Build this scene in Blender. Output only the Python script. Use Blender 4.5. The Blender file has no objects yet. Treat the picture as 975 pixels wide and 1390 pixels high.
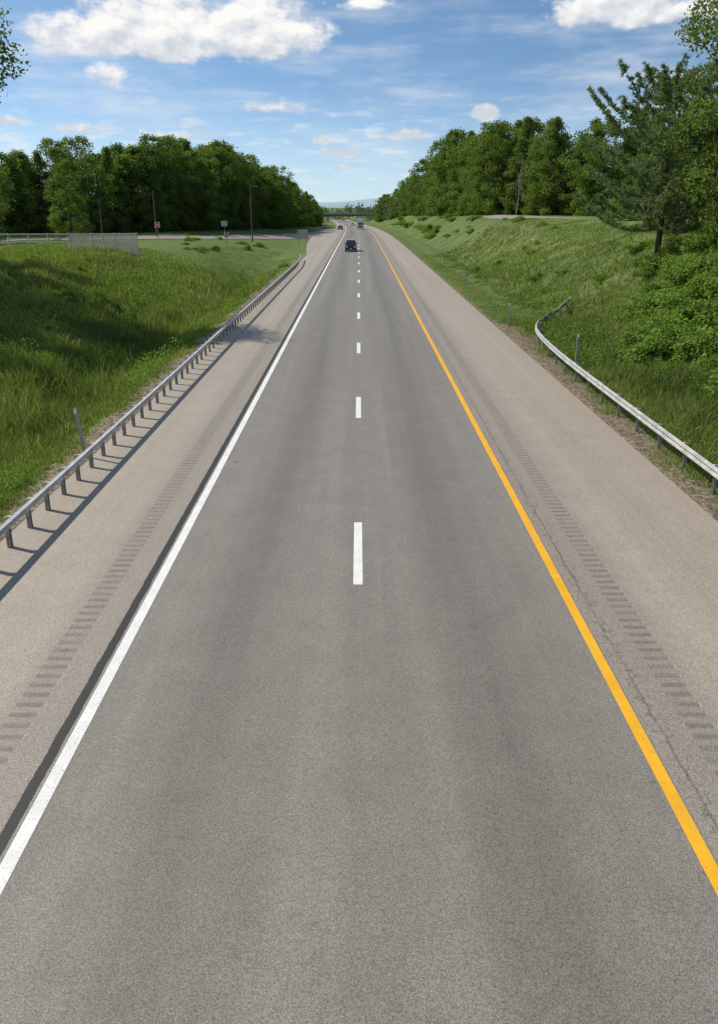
import bpy, math, random
import numpy as np
from mathutils import Vector
random.seed(7); rng=np.random.default_rng(7)
scene=bpy.context.scene
COL=scene.collection
H=6.8; PITCH=math.radians(19.6); F=1040.0
scene.view_settings.view_transform='Standard'
try: scene.view_settings.look='None'
except Exception: pass
scene.view_settings.exposure=0

# ---------------------------------------------------------------- helpers
def nt_new(name):
    m=bpy.data.materials.new(name); m.use_nodes=True
    nt=m.node_tree; nt.nodes.clear()
    return m,nt
class NB:
    def __init__(s,nt): s.nt=nt
    def n(s,t,**k):
        x=s.nt.nodes.new(t)
        for a,b in k.items(): setattr(x,a,b)
        return x
    def set(s,sock,v):
        if isinstance(v,bpy.types.NodeSocket): s.nt.links.new(v,sock)
        else:
            if hasattr(sock,'default_value'):
                try: sock.default_value=v
                except Exception:
                    sock.default_value=tuple(v)+(1,)
    def math(s,op,a,b=None,c=None,clamp=False):
        x=s.n('ShaderNodeMath',operation=op); x.use_clamp=clamp
        s.set(x.inputs[0],a)
        if b is not None: s.set(x.inputs[1],b)
        if c is not None: s.set(x.inputs[2],c)
        return x.outputs[0]
    def vmath(s,op,a,b=None,scale=None):
        x=s.n('ShaderNodeVectorMath',operation=op)
        s.set(x.inputs[0],a)
        if b is not None: s.set(x.inputs[1],b)
        if scale is not None: s.set(x.inputs['Scale'],scale)
        return x.outputs['Value'] if op in('LENGTH','DOT_PRODUCT') else x.outputs[0]
    def mix(s,f,a,b,bt='MIX'):
        x=s.n('ShaderNodeMix',data_type='RGBA',blend_type=bt)
        s.set(x.inputs[0],f)
        for i,v in((6,a),(7,b)):
            if isinstance(v,bpy.types.NodeSocket): s.nt.links.new(v,x.inputs[i])
            else: x.inputs[i].default_value=(v[0],v[1],v[2],1)
        return x.outputs[2]
    def noise(s,vec,scale,detail=3,rough=0.55,out='Fac'):
        x=s.n('ShaderNodeTexNoise')
        if vec is not None: s.set(x.inputs['Vector'],vec)
        x.inputs['Scale'].default_value=scale; x.inputs['Detail'].default_value=detail
        x.inputs['Roughness'].default_value=rough
        return x.outputs[out]
    def step(s,v,a,b,lo=0.0,hi=1.0):
        x=s.n('ShaderNodeMapRange',interpolation_type='SMOOTHSTEP')
        s.set(x.inputs[0],v); s.set(x.inputs[1],a); s.set(x.inputs[2],b)
        s.set(x.inputs[3],lo); s.set(x.inputs[4],hi)
        return x.outputs[0]
    def comb(s,x_,y_,z_):
        x=s.n('ShaderNodeCombineXYZ'); s.set(x.inputs[0],x_); s.set(x.inputs[1],y_); s.set(x.inputs[2],z_)
        return x.outputs[0]
    def sep(s,v):
        x=s.n('ShaderNodeSeparateXYZ'); s.set(x.inputs[0],v); return x.outputs
    def bsdf(s,col,rough=0.8,metal=0.0,normal=None,spec=0.5):
        x=s.n('ShaderNodeBsdfPrincipled')
        s.set(x.inputs['Base Color'],col if isinstance(col,bpy.types.NodeSocket) else (col[0],col[1],col[2],1))
        s.set(x.inputs['Roughness'],rough); x.inputs['Metallic'].default_value=metal
        x.inputs['Specular IOR Level'].default_value=spec
        if normal is not None: s.nt.links.new(normal,x.inputs['Normal'])
        return x.outputs[0]
    def bump(s,h,strength=0.3,dist=0.01):
        x=s.n('ShaderNodeBump'); x.inputs['Strength'].default_value=strength; x.inputs['Distance'].default_value=dist
        s.nt.links.new(h,x.inputs['Height']); return x.outputs[0]
    def out(s,sh):
        o=s.n('ShaderNodeOutputMaterial'); s.nt.links.new(sh,o.inputs[0])

def simple_mat(name,col,rough=0.6,metal=0.0,var=0.15,scale=6.0,spec=0.5):
    m,nt=nt_new(name); b=NB(nt)
    tc=b.n('ShaderNodeTexCoord')
    f=b.noise(tc.outputs['Object'],scale,2)
    f=b.step(f,0.3,0.7)
    c=b.mix(f,[max(0,x*(1-var)) for x in col],[min(1,x*(1+var)) for x in col])
    b.out(b.bsdf(c,rough,metal,spec=spec)); return m

def mesh_np(name,verts,faces,mats=(),smooth=False):
    me=bpy.data.meshes.new(name)
    me.from_pydata([tuple(v) for v in verts],[],faces)
    for m in mats: me.materials.append(m)
    me.polygons.foreach_set('use_smooth',[bool(smooth)]*len(me.polygons))
    me.update(); return me
def fast_mesh(name,V,loops,starts,totals,mat,smooth=False):
    me=bpy.data.meshes.new(name)
    me.vertices.add(len(V)); me.vertices.foreach_set('co',np.asarray(V,dtype=np.float32).ravel())
    me.loops.add(len(loops)); me.loops.foreach_set('vertex_index',np.asarray(loops,dtype=np.int32))
    me.polygons.add(len(starts)); me.polygons.foreach_set('loop_start',np.asarray(starts,dtype=np.int32))
    try: me.polygons.foreach_set('loop_total',np.asarray(totals,dtype=np.int32))
    except Exception: pass
    me.polygons.foreach_set('use_smooth',np.full(len(starts),bool(smooth)))
    me.materials.append(mat); me.update(calc_edges=True); me.validate(); return me
def fattr(me,name,vals):
    a=me.attributes.new(name,'FLOAT','POINT'); a.data.foreach_set('value',np.asarray(vals,dtype=np.float32))
def obj(name,me,loc=(0,0,0),parent=None,label=None,category=None,kind=None,group=None,rot=None,scale=None):
    o=bpy.data.objects.new(name,me); COL.objects.link(o); o.location=loc
    if rot is not None: o.rotation_euler=rot
    if scale is not None: o.scale=scale
    if parent is not None: o.parent=parent
    if label: o['label']=label
    if category: o['category']=category
    if kind: o['kind']=kind
    if group: o['group']=group
    return o
class Geo:
    def __init__(s): s.v=[]; s.f=[]
    def add(s,v,f):
        k=len(s.v); s.v+= [tuple(x) for x in v]; s.f+=[[i+k for i in q] for q in f]
    def box(s,c,d,taper=(1,1),rz=0):
        x,y,z=[k/2 for k in d]; tx,ty=taper
        pts=[(-x,-y,-z),(x,-y,-z),(x,y,-z),(-x,y,-z),(-x*tx,-y*ty,z),(x*tx,-y*ty,z),(x*tx,y*ty,z),(-x*tx,y*ty,z)]
        cr,sr=math.cos(rz),math.sin(rz)
        pts=[(p[0]*cr-p[1]*sr+c[0],p[0]*sr+p[1]*cr+c[1],p[2]+c[2]) for p in pts]
        s.add(pts,[(0,3,2,1),(4,5,6,7),(0,1,5,4),(1,2,6,5),(2,3,7,6),(3,0,4,7)])
    def tube(s,path,radii,n=8,cap=True):
        P=[Vector(p) for p in path]; rings=[]
        for i,p in enumerate(P):
            d=(P[min(i+1,len(P)-1)]-P[max(i-1,0)]).normalized()
            a=d.cross(Vector((0.31,0.17,1))) 
            if a.length<1e-3 or abs(d.z)>0.97: a=d.cross(Vector((1,0.2,0)))
            a.normalize(); b=d.cross(a)
            r=radii[i]
            rings.append([p+a*(r*math.cos(2*math.pi*k/n))+b*(r*math.sin(2*math.pi*k/n)) for k in range(n)])
        v=[q for rg in rings for q in rg]; f=[]
        for i in range(len(P)-1):
            for k in range(n):
                f.append((i*n+k,i*n+(k+1)%n,(i+1)*n+(k+1)%n,(i+1)*n+k))
        if cap:
            f.append(tuple(range(n-1,-1,-1))); f.append(tuple((len(P)-1)*n+k for k in range(n)))
        s.add(v,f)
    def mesh(s,name,mat,smooth=False): return mesh_np(name,s.v,s.f,[mat],smooth)

def smooth(a,b,x):
    t=np.clip((np.asarray(x,dtype=float)-a)/(b-a),0,1); return t*t*(3-2*t)
def cx(Y):
    Y=np.asarray(Y,dtype=float); d=np.clip(Y-170,0,900); return -6.5e-5*d*d
def rz(Y):
    Y=np.asarray(Y,dtype=float); return -4.1*smooth(130,620,Y)
LP=([0,7.6,7.72,9,11.3,13,18.5,25,36,300,2500],[-.07,-.07,-.02,-.2,-1.45,-1.45,.4,2.0,2.3,3,10])
LQ=([0,7.6,7.72,9,12,16,24,36,300,2500],[-.07,-.07,-.02,-.06,-.1,.4,1.4,2.1,3,10])
RP=([0,8.1,8.22,9.5,11,13.5,16,19,21.5,25,60,400,2500],[-.07,-.07,-.02,-.15,-.4,-.3,.95,3.1,4.5,5.15,5.5,8,14])
def height(X,Y):
    X=np.asarray(X,dtype=float); Y=np.asarray(Y,dtype=float)
    u=X-cx(Y); a=np.abs(u)
    s=smooth(84,122,Y)
    zl=np.interp(a,*LP)*(1-s)+np.interp(a,*LQ)*s
    fr=1-0.55*smooth(300,600,Y)
    zr=np.interp(a,*RP)*fr
    z=np.where(u<0,zl,zr)+rz(Y)
    k=smooth(10,14,a)*(1-.75*smooth(80,130,Y))*(1-smooth(200,500,Y))
    bump=0.15*np.sin(u*.83+1.3*np.sin(Y*.21))*np.sin(Y*.37+.6)+0.10*np.sin(u*1.9+Y*.9)*(1-smooth(70,110,Y))+0.18*np.sin(Y*.13+u*.3)
    return z+bump*k
def hz(x,y): return float(height(x,y))
def screen_x(x,y): return 487.5+F*x/(y*math.cos(PITCH)+2.0)

# ---------------------------------------------------------------- camera / light / world
cam=bpy.data.cameras.new('camera'); co=bpy.data.objects.new('camera',cam); COL.objects.link(co)
co.location=(0,0,H); co.rotation_euler=(math.pi/2-PITCH,0,0)
cam.sensor_fit='VERTICAL'; cam.sensor_height=24; cam.lens=F/1390*24; cam.shift_y=-45/1390
cam.clip_end=12000; cam.clip_start=0.1
scene.camera=co
SUN_EL=math.radians(46); SUN_AZ=math.radians(-66)
to_sun=Vector((math.sin(SUN_AZ)*math.cos(SUN_EL),math.cos(SUN_AZ)*math.cos(SUN_EL),math.sin(SUN_EL)))
sl=bpy.data.lights.new('sun','SUN'); sl.energy=4.9; sl.angle=math.radians(0.5); sl.color=(1,.935,.84)
so=bpy.data.objects.new('sun',sl); COL.objects.link(so); so.rotation_euler=to_sun.to_track_quat('Z','Y').to_euler(); so.location=(-30,20,60)

w=bpy.data.worlds.new('World'); scene.world=w; w.use_nodes=True
try: w.cycles.sampling_method='NONE'
except Exception: pass
nt=w.node_tree; nt.nodes.clear(); b=NB(nt)
tc=b.n('ShaderNodeTexCoord'); D=tc.outputs['Generated']; dx,dy,dz=b.sep(D)
zz=b.math('ADD',b.math('MULTIPLY',b.math('MAXIMUM',dz,0.0),2.3),0.035)
sky=b.n('ShaderNodeTexSky',sky_type='NISHITA'); sky.sun_disc=False
sky.sun_elevation=SUN_EL; sky.sun_rotation=SUN_AZ%(2*math.pi); sky.altitude=200; sky.air_density=1.0; sky.dust_density=0.7; sky.ozone_density=1.3
nt.links.new(b.vmath('NORMALIZE',b.comb(dx,dy,zz)),sky.inputs['Vector'])
skyc=b.mix(1.0,sky.outputs[0],(1.14,1.36,1.40),'MULTIPLY')
az=b.math('ARCTAN2',dx,dy); el=b.math('ARCSINE',dz)
skyc=b.mix(b.step(el,0.15,0.0,0.0,0.55),skyc,(6.3,7.6,8.7))
P=b.comb(az,el,0.0)
def dirpx(px,py):
    v=Vector((px-487.5, F*math.cos(PITCH)+(650-py)*math.sin(PITCH), -F*math.sin(PITCH)+(650-py)*math.cos(PITCH))).normalized()
    return math.atan2(v.x,v.y), math.asin(v.z)
clouds=[(140,62,85,50,18,1.0),(235,60,95,78,22,1.15),(335,58,90,70,22,1.1),(405,52,45,40,20,.9),(850,14,100,40,18,1.1),(930,18,60,22,12,.9),(660,155,22,13,9,1.3),(240,78,60,10,9,.7),
 (145,106,40,24,10,.4),(232,184,60,9,7,.5),(365,146,45,12,7,.45),(20,165,30,8,6,.5),
 (465,209,34,11,6,.75),(440,190,14,8,6,.6),(548,185,55,8,5,.6),(500,6,60,10,6,.45),(112,176,55,8,6,.5),(462,229,16,8,5,.9)]
NV=b.vmath('MULTIPLY',P,(1.0,1.5,1.0))
n1=b.noise(NV,24,6,.6); n2=b.noise(b.vmath('ADD',NV,(-0.006,0.015,0)),24,3,.6)
px_,py_,_z=b.sep(P)
M=None; R=None
for (cx_,cy_,rx,ru,rd,a) in clouds:
    ca,ce=dirpx(cx_,cy_); k=.94/F
    ddx=b.math('MULTIPLY',b.math('SUBTRACT',px_,ca),1/(rx*k)); ddy=b.math('SUBTRACT',py_,ce)
    upv=b.math('MULTIPLY',ddy,1/(ru*k))
    up=b.math('MAXIMUM',upv,b.math('MULTIPLY',ddy,-1/(rd*k)))
    d=b.math('SQRT',b.math('ADD',b.math('MULTIPLY',ddx,ddx),b.math('MULTIPLY',up,up)))
    d=b.math('MULTIPLY',b.math('SUBTRACT',1.0,d),a)
    if M is None: M=d; R=upv
    else:
        if ru>=20:
            g_=b.math('GREATER_THAN',d,M); R=b.math('ADD',R,b.math('MULTIPLY',g_,b.math('SUBTRACT',upv,R)))
        M=b.math('MAXIMUM',M,d)
val=b.math('ADD',M,b.math('MULTIPLY',b.math('SUBTRACT',n1,0.5),1.7))
alpha=b.step(val,-0.04,0.46)
gate=b.step(M,-0.6,0.0); alpha=b.math('MULTIPLY',alpha,gate)
relief=b.math('MULTIPLY',b.math('SUBTRACT',n1,n2),3.0)
sh=b.math('ADD',b.step(R,-.45,.55,.12,.85),relief,clamp=True)
cloudc=b.mix(sh,(6.2,6.7,7.4),(9.9,9.75,9.5))
c1=b.noise(b.vmath('MULTIPLY',P,(2.2,11.0,1)),2.1,5,.6)
cir=b.math('MULTIPLY',b.step(c1,0.42,0.76),0.55)
c2=b.noise(b.vmath('MULTIPLY',P,(9.0,38.0,1)),2.4,4,.55)
puff=b.math('MULTIPLY',b.step(c2,0.50,0.72),b.math('MULTIPLY',b.step(el,0.0,0.02),b.step(el,0.16,0.06)))
puff=b.math('MULTIPLY',puff,0.6)
col=b.mix(cir,skyc,(8.0,8.5,9.0))
col=b.mix(puff,col,(8.3,8.6,8.9))
col=b.mix(alpha,col,cloudc)
bg=b.n('ShaderNodeBackground'); bg.inputs[1].default_value=0.1; nt.links.new(col,bg.inputs[0])
wo=b.n('ShaderNodeOutputWorld'); nt.links.new(bg.outputs[0],wo.inputs[0])

# ---------------------------------------------------------------- materials
def pave_mat(name,c_dark,c_light,kind):
    m,nt=nt_new(name); b=NB(nt)
    uv=b.n('ShaderNodeUVMap'); uv.uv_map='UVMap'
    u,v,_=b.sep(uv.outputs[0]); g=b.n('ShaderNodeNewGeometry').outputs['Position']
    speck=b.noise(g,60,2,.7); vor=b.n('ShaderNodeTexVoronoi'); vor.inputs['Scale'].default_value=100; b.set(vor.inputs['Vector'],g)
    agg=b.sep(vor.outputs['Color'])[0]
    mid=b.noise(g,1.1,5,.62); big=b.noise(b.comb(b.math('MULTIPLY',u,0.9),b.math('MULTIPLY',v,0.02),0.0),1.6,3,.55)
    f=b.math('ADD',b.math('MULTIPLY',mid,0.4),b.math('MULTIPLY',big,0.6))
    c=b.mix(b.step(f,0.3,0.7),c_dark,c_light)
    if kind=='lane':
        lc=b.math('ABSOLUTE',b.math('SUBTRACT',b.math('ABSOLUTE',u),1.95))
        dark=b.math('MULTIPLY',b.step(lc,1.2,0.0),0.34)
        nn=b.noise(b.comb(b.math('MULTIPLY',u,1.0),b.math('MULTIPLY',v,0.03),3.0),1.2,2)
        dark=b.math('MULTIPLY',dark,b.math('ADD',nn,0.45))
        c=b.mix(dark,c,(0.075,0.066,0.053))
        sp=b.n('ShaderNodeTexVoronoi'); sp.inputs['Scale'].default_value=0.45; b.set(sp.inputs['Vector'],g)
        spot=b.math('MULTIPLY',b.step(sp.outputs['Distance'],0.05,0.02),b.step(mid,.45,.55)); c=b.mix(b.math('MULTIPLY',spot,.55),c,(0.05,.045,.04))
    else:
        au=b.math('ABSOLUTE',u)
        c=b.mix(b.math('MULTIPLY',b.step(au,5.35,4.85),0.5),c,(0.19,0.168,0.138))
        rg=b.math('ABSOLUTE',b.math('SUBTRACT',au,4.75)); ph=b.math('FRACT',b.math('DIVIDE',b.math('SUBTRACT',v,4.0),0.24))
        gd_=b.math('MULTIPLY',b.step(rg,.21,.15),b.step(b.math('ABSOLUTE',b.math('SUBTRACT',ph,.33)),.34,.10))
        c=b.mix(b.math('MULTIPLY',gd_,b.step(mid,.35,.65,.32,.62)),c,(0.105,0.09,0.073))
        wob=b.math('MULTIPLY',b.math('SUBTRACT',b.noise(b.comb(0.0,v,0.0),1.9,6,.75),0.5),0.16)
        if kind=='left':
            dd=b.math('ABSOLUTE',b.math('ADD',b.math('SUBTRACT',au,4.05),b.math('MULTIPLY',wob,.5)))
            seal=b.math('MULTIPLY',b.step(dd,0.082,0.066),b.step(mid,0.2,0.4,0.85,1.0))
            c=b.mix(seal,c,(0.016,0.015,0.015))
        else:
            cr=b.n('ShaderNodeTexVoronoi',feature='DISTANCE_TO_EDGE'); cr.inputs['Scale'].default_value=4.5
            gd=b.vmath('ADD',g,b.vmath('SCALE',b.noise(g,4,3,out='Color'),scale=0.35)); b.set(cr.inputs['Vector'],gd)
            crack=b.step(cr.outputs['Distance'],0.05,0.012)
            dd=b.math('ABSOLUTE',b.math('ADD',b.math('SUBTRACT',au,4.16),wob))
            c=b.mix(b.math('MULTIPLY',b.math('MULTIPLY',crack,b.step(dd,0.24,0.06)),0.55),c,(0.07,0.06,0.05))
            c=b.mix(b.math('MULTIPLY',b.step(dd,0.03,0.008),b.math('MULTIPLY',b.step(mid,.3,.6),.6)),c,(0.06,0.055,0.05))
        hl=b.math('ABSOLUTE',b.math('ADD',b.math('SUBTRACT',au,6.6),b.math('MULTIPLY',wob,2.0)))
        c=b.mix(b.math('MULTIPLY',b.step(hl,0.02,0.005),0.25),c,(0.1,0.09,0.08))
        c=b.mix(b.math('MULTIPLY',b.step(b.math('ADD',au,b.math('MULTIPLY',mid,1.2)),7.5,8.6),0.5),c,(0.31,0.255,0.19))
    sv=b.math('ADD',b.math('MULTIPLY',speck,0.5),b.math('MULTIPLY',agg,0.5))
    c=b.mix(1.0,c,b.mix(b.step(sv,0.22,0.78),(0.58,0.58,0.58),(1.42,1.42,1.42)),'MULTIPLY')
    nrm=b.bump(sv,0.4,0.004)
    b.out(b.bsdf(c,0.66,0,nrm,spec=0.5)); return m
M_LANE=pave_mat('asphalt_lane',(0.162,0.146,0.121),(0.215,0.194,0.161),'lane')
M_SHL=pave_mat('asphalt_shoulder',(0.275,0.234,0.184),(0.335,0.287,0.228),'left')
M_SHR=pave_mat('asphalt_shoulder_median',(0.275,0.234,0.184),(0.335,0.287,0.228),'right')
def paint_mat(name,colr,worn):
    m,nt=nt_new(name); b=NB(nt); g=b.n('ShaderNodeNewGeometry').outputs['Position']
    a=b.noise(g,30,4,.7); c0=b.noise(g,2.5,4,.6)
    c=b.mix(b.step(c0,0.3,0.7),[x*.86 for x in colr],colr)
    c=b.mix(b.math('MULTIPLY',b.step(a,0.54,0.66),worn),c,(0.22,0.2,0.18))
    b.out(b.bsdf(c,0.6,0,b.bump(a,0.3,0.004),spec=.3)); return m
M_WHITE=paint_mat('white_road_paint',(0.76,0.75,0.71),0.6)
M_YEL=paint_mat('yellow_road_paint',(0.80,0.40,0.012),0.55)
M_STEEL=simple_mat('galvanised_steel',(0.37,0.36,0.335),0.5,0.1,.2,3)
M_STEEL_LIFT=simple_mat('lightened_galvanised_steel',(0.68,0.65,0.59),0.5,0.05,.15,3)  # same steel, colour lightened to offset shade on the left rail
M_POST=simple_mat('weathered_post_steel',(0.33,0.31,0.27),0.7,0.1,.3,5)
M_ALU=simple_mat('sign_back_aluminium',(0.42,0.44,0.45),0.5,0.4,.08,2)
M_DEL=simple_mat('grey_plastic_post',(0.42,0.41,0.39),0.6,0,.1,5)
M_RED=simple_mat('red_sign_face',(0.6,0.02,0.02),0.4,0,.05,2)
M_WSIGN=simple_mat('white_sign_face',(0.8,0.8,0.8),0.4,0,.03,2)
M_CONC=simple_mat('bridge_concrete',(0.34,0.33,0.31),0.85,0,.15,.4)
M_BRST=simple_mat('bridge_girder_steel',(0.07,0.09,0.09),0.6,0.2,.15,.4)
M_WOODP=simple_mat('pole_wood',(0.10,0.08,0.065),0.85,0,.2,3)
M_BARK=simple_mat('bark',(0.085,0.068,0.05),0.9,0,.35,7)
M_DEADB=simple_mat('bleached_bark',(0.30,0.27,0.23),0.9,0,.2,5)

def foliage_mat(name,c1,c2,c3,trans=0.3,straw=False,shift=0.6,ttint=(1.25,1.35,.6)):
    m,nt=nt_new(name); b=NB(nt)
    t=b.n('ShaderNodeAttribute'); t.attribute_name='tint'
    oi=b.n('ShaderNodeObjectInfo').outputs['Random']
    c=b.mix(t.outputs['Fac'],c1,c2)
    c=b.mix(b.math('MULTIPLY',oi,shift),c,c3)
    if straw: c=b.mix(b.step(t.outputs['Fac'],.86,.95),c,(0.40,0.35,0.18))
    d=b.n('ShaderNodeBsdfDiffuse'); nt.links.new(c,d.inputs[0])
    tr=b.n('ShaderNodeBsdfTranslucent'); b.set(tr.inputs[0],b.mix(1.0,c,ttint,'MULTIPLY'))
    mx=b.n('ShaderNodeMixShader'); mx.inputs[0].default_value=trans
    nt.links.new(d.outputs[0],mx.inputs[1]); nt.links.new(tr.outputs[0],mx.inputs[2]); b.out(mx.outputs[0]); return m
M_LEAF=foliage_mat('broadleaf_foliage',(0.07,0.115,0.035),(0.20,0.27,0.075),(0.145,0.20,0.055),.42,shift=.75)
M_LEAFB=foliage_mat('shrub_foliage',(0.11,0.175,0.04),(0.26,0.37,0.085),(0.18,0.28,0.065),.40)
M_PINE=foliage_mat('pine_needles',(0.11,0.155,0.08),(0.23,0.29,0.145),(0.15,0.21,0.10),trans=.36)
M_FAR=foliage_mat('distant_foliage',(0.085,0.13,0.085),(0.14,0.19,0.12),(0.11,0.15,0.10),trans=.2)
M_GRASS=foliage_mat('grass_blades',(0.10,0.15,0.04),(0.28,0.325,0.11),(0.18,0.225,0.07),trans=.38,straw=True,shift=.3)

def ground_mat():
    m,nt=nt_new('verge_ground'); b=NB(nt)
    g=b.n('ShaderNodeNewGeometry').outputs['Position']
    def at(n):
        a=b.n('ShaderNodeAttribute'); a.attribute_name=n; return a.outputs['Fac']
    n0=b.noise(g,0.12,3); n1_=b.noise(g,0.9,4,.65); n3=b.noise(g,9,3,.7)
    c=b.mix(b.step(n0,.35,.65),(0.08,0.12,0.035),(0.125,0.165,0.052))
    c=b.mix(b.math('MULTIPLY',b.step(n1_,.5,.7),.5),c,(0.17,0.175,0.08))
    c=b.mix(b.math('MULTIPLY',at('mow'),0.75),c,b.mix(n1_,(0.07,0.125,0.03),(0.165,0.215,0.065)))
    c=b.mix(b.step(b.math('ADD',at('dry'),b.math('MULTIPLY',n1_,.5)),.6,1.0),c,(0.38,0.30,0.15))
    d=b.step(b.math('ADD',at('dirt'),b.math('MULTIPLY',b.math('SUBTRACT',n1_,.5),1.6)),.35,.75)
    dc=b.mix(b.step(n3,.3,.7),(0.12,0.09,0.062),(0.27,0.215,0.155))
    c=b.mix(d,c,dc)
    c=b.mix(1.0,c,b.mix(b.step(n3,.25,.75),(.6,.6,.6),(1.35,1.35,1.35)),'MULTIPLY')
    b.out(b.bsdf(c,0.95,0,b.bump(n3,.8,.06),spec=.1)); return m
M_GROUND=ground_mat()

# ---------------------------------------------------------------- ground sheet
us=set(np.round(np.arange(-46,46.01,0.55),3))|{-7.6,-7.72,8.1,8.22,-9,-11.3,-13,9.5,11,13.5,16,19,21.5,25,-36,-28,-20,-25,-18.5}
us|=set(np.sign(k)*v for k in(-1,1) for v in (50,55,60,68,78,90,105,125,150,190,250,320,420,600,850,1200,1700,2400,3500))
us=np.array(sorted(us))
ys=np.concatenate([np.arange(-60,0,6),np.arange(0,130,.7),np.arange(130,300,3),np.arange(300,700,8),np.geomspace(700,9000,26)])
UU,YY=np.meshgrid(us,ys); XX=UU+cx(YY); ZZ=height(XX,YY)
V=np.stack([XX,YY,ZZ],-1).reshape(-1,3); nr,nc=UU.shape
idx=np.arange(nr*nc).reshape(nr,nc)
q=np.stack([idx[:-1,:-1],idx[:-1,1:],idx[1:,1:],idx[1:,:-1]],-1).reshape(-1)
nf=(nr-1)*(nc-1)
gm=fast_mesh('ground',V,q,np.arange(nf)*4,np.full(nf,4),M_GROUND,True)
a=np.abs(UU); left=UU<0
dirt=np.where(left,(1-smooth(8.2,9.6,a)),(1-smooth(8.7,10.0,a))*.95)
dirt=np.where((~left)&(YY>48),(1-smooth(8.3,8.8,a))*.8,dirt)
dirt=np.where(left&(YY>108),(1-smooth(8.0,8.8,a))*.8,dirt)
dirt=np.maximum(dirt,.95*np.exp(-(((UU-9.9)/1.5)**2+((YY-42)/6)**2)))
mow=np.where(left,smooth(80,110,YY),(1-smooth(11.5,13.5,a))*smooth(42,52,YY)+smooth(21,23,a))
dry=np.where(left,1.1*np.exp(-(((UU+42)/14)**2+((YY-94)/7)**2)),.5*np.exp(-(((UU-19.5)/2)**2+((YY-85)/20)**2)))
fattr(gm,'dirt',np.clip(dirt,0,1).ravel()); fattr(gm,'mow',np.clip(mow,0,1).ravel()); fattr(gm,'dry',dry.ravel())
obj('ground',gm,kind='structure',label='grassy highway verges and banks with gravel edges',category='ground')

# ---------------------------------------------------------------- road sheets
def strip(name,u_list,rows,z0,mat,zfn=None):
    U_,Y_=np.meshgrid(np.array(u_list,float),np.array(rows,float))
    Z_=rz(Y_)+z0
    if zfn is not None: Z_=Z_+zfn(U_,Y_)
    V=np.stack([U_+cx(Y_),Y_,Z_],-1).reshape(-1,3); r,c=U_.shape
    idx=np.arange(r*c).reshape(r,c)
    q=np.stack([idx[:-1,:-1],idx[:-1,1:],idx[1:,1:],idx[1:,:-1]],-1).reshape(-1); n=(r-1)*(c-1)
    me=fast_mesh(name,V,q,np.arange(n)*4,np.full(n,4),mat)
    uvl=me.uv_layers.new(name='UVMap'); li=np.zeros(len(me.loops),dtype=np.int32); me.loops.foreach_get('vertex_index',li)
    uvv=np.stack([U_.ravel()[li],Y_.ravel()[li]],-1).astype(np.float32).ravel(); uvl.data.foreach_set('uv',uvv)
    return me
far_rows=np.concatenate([np.arange(-30,150,6),np.arange(150,700,5)])
obj('road',strip('road',[-3.95,-2,0,2,3.95],far_rows,0,M_LANE),kind='structure',label='grey asphalt two lane highway carriageway',category='road')
rr=list(np.arange(-30,4,3)); y=4.0
GP=0.24
while y<90:
    rr+= [y,y+.04,y+.08,y+.12,y+.16]; y+=GP
rr+=list(np.arange(91,700,6)); rr=np.array(sorted(rr))
def groove(U_,Y_):
    ph=np.mod(Y_-4.0+1e-6,GP); ing=(np.abs(np.abs(U_)-4.75)<0.181)&(Y_>4)&(Y_<90)
    dep=np.interp(ph,[0,.04,.08,.12,.16,.24],[0,-.006,-.008,-.006,0,0])
    return np.where(ing,dep,0)
lsh=strip('shoulder',[-7.7,-6.3,-4.96,-4.93,-4.57,-4.54,-3.95],rr,0,M_SHL,groove)
obj('shoulder',lsh,kind='structure',label='tan asphalt shoulder with milled rumble strip and black crack seal',category='road shoulder')
rsh=strip('shoulder',[3.95,4.54,4.57,4.93,4.96,6.5,8.2],rr,0,M_SHR,groove)
obj('shoulder',rsh,kind='structure',label='wide tan asphalt shoulder with rumble strip and fine cracks',category='road shoulder')
ml=far_rows
obj('edge_line',strip('edge_line',[-3.93,-3.755],ml,.004,M_WHITE),kind='structure',label='solid white painted edge line',category='road marking')
obj('edge_line',strip('edge_line',[3.75,3.92],ml,.004,M_YEL),kind='structure',label='solid yellow painted edge line',category='road marking')
Vd=[];Fd=[]
yy=13.08
while yy<560:
    i=len(Vd)
    for (uu,yv) in((-.09,yy),(.09,yy),(.09,yy+3.05),(-.09,yy+3.05)):
        Vd.append((uu-.02+float(cx(yv)),yv,float(rz(yv))+.004+ (0.01 if yv>150 else 0)))
    Fd.append((i,i+1,i+2,i+3))
    yy+=12.19
obj('lane_line',mesh_np('lane_line',Vd,Fd,[M_WHITE]),kind='structure',label='dashed white painted lane line',category='road marking')

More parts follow.
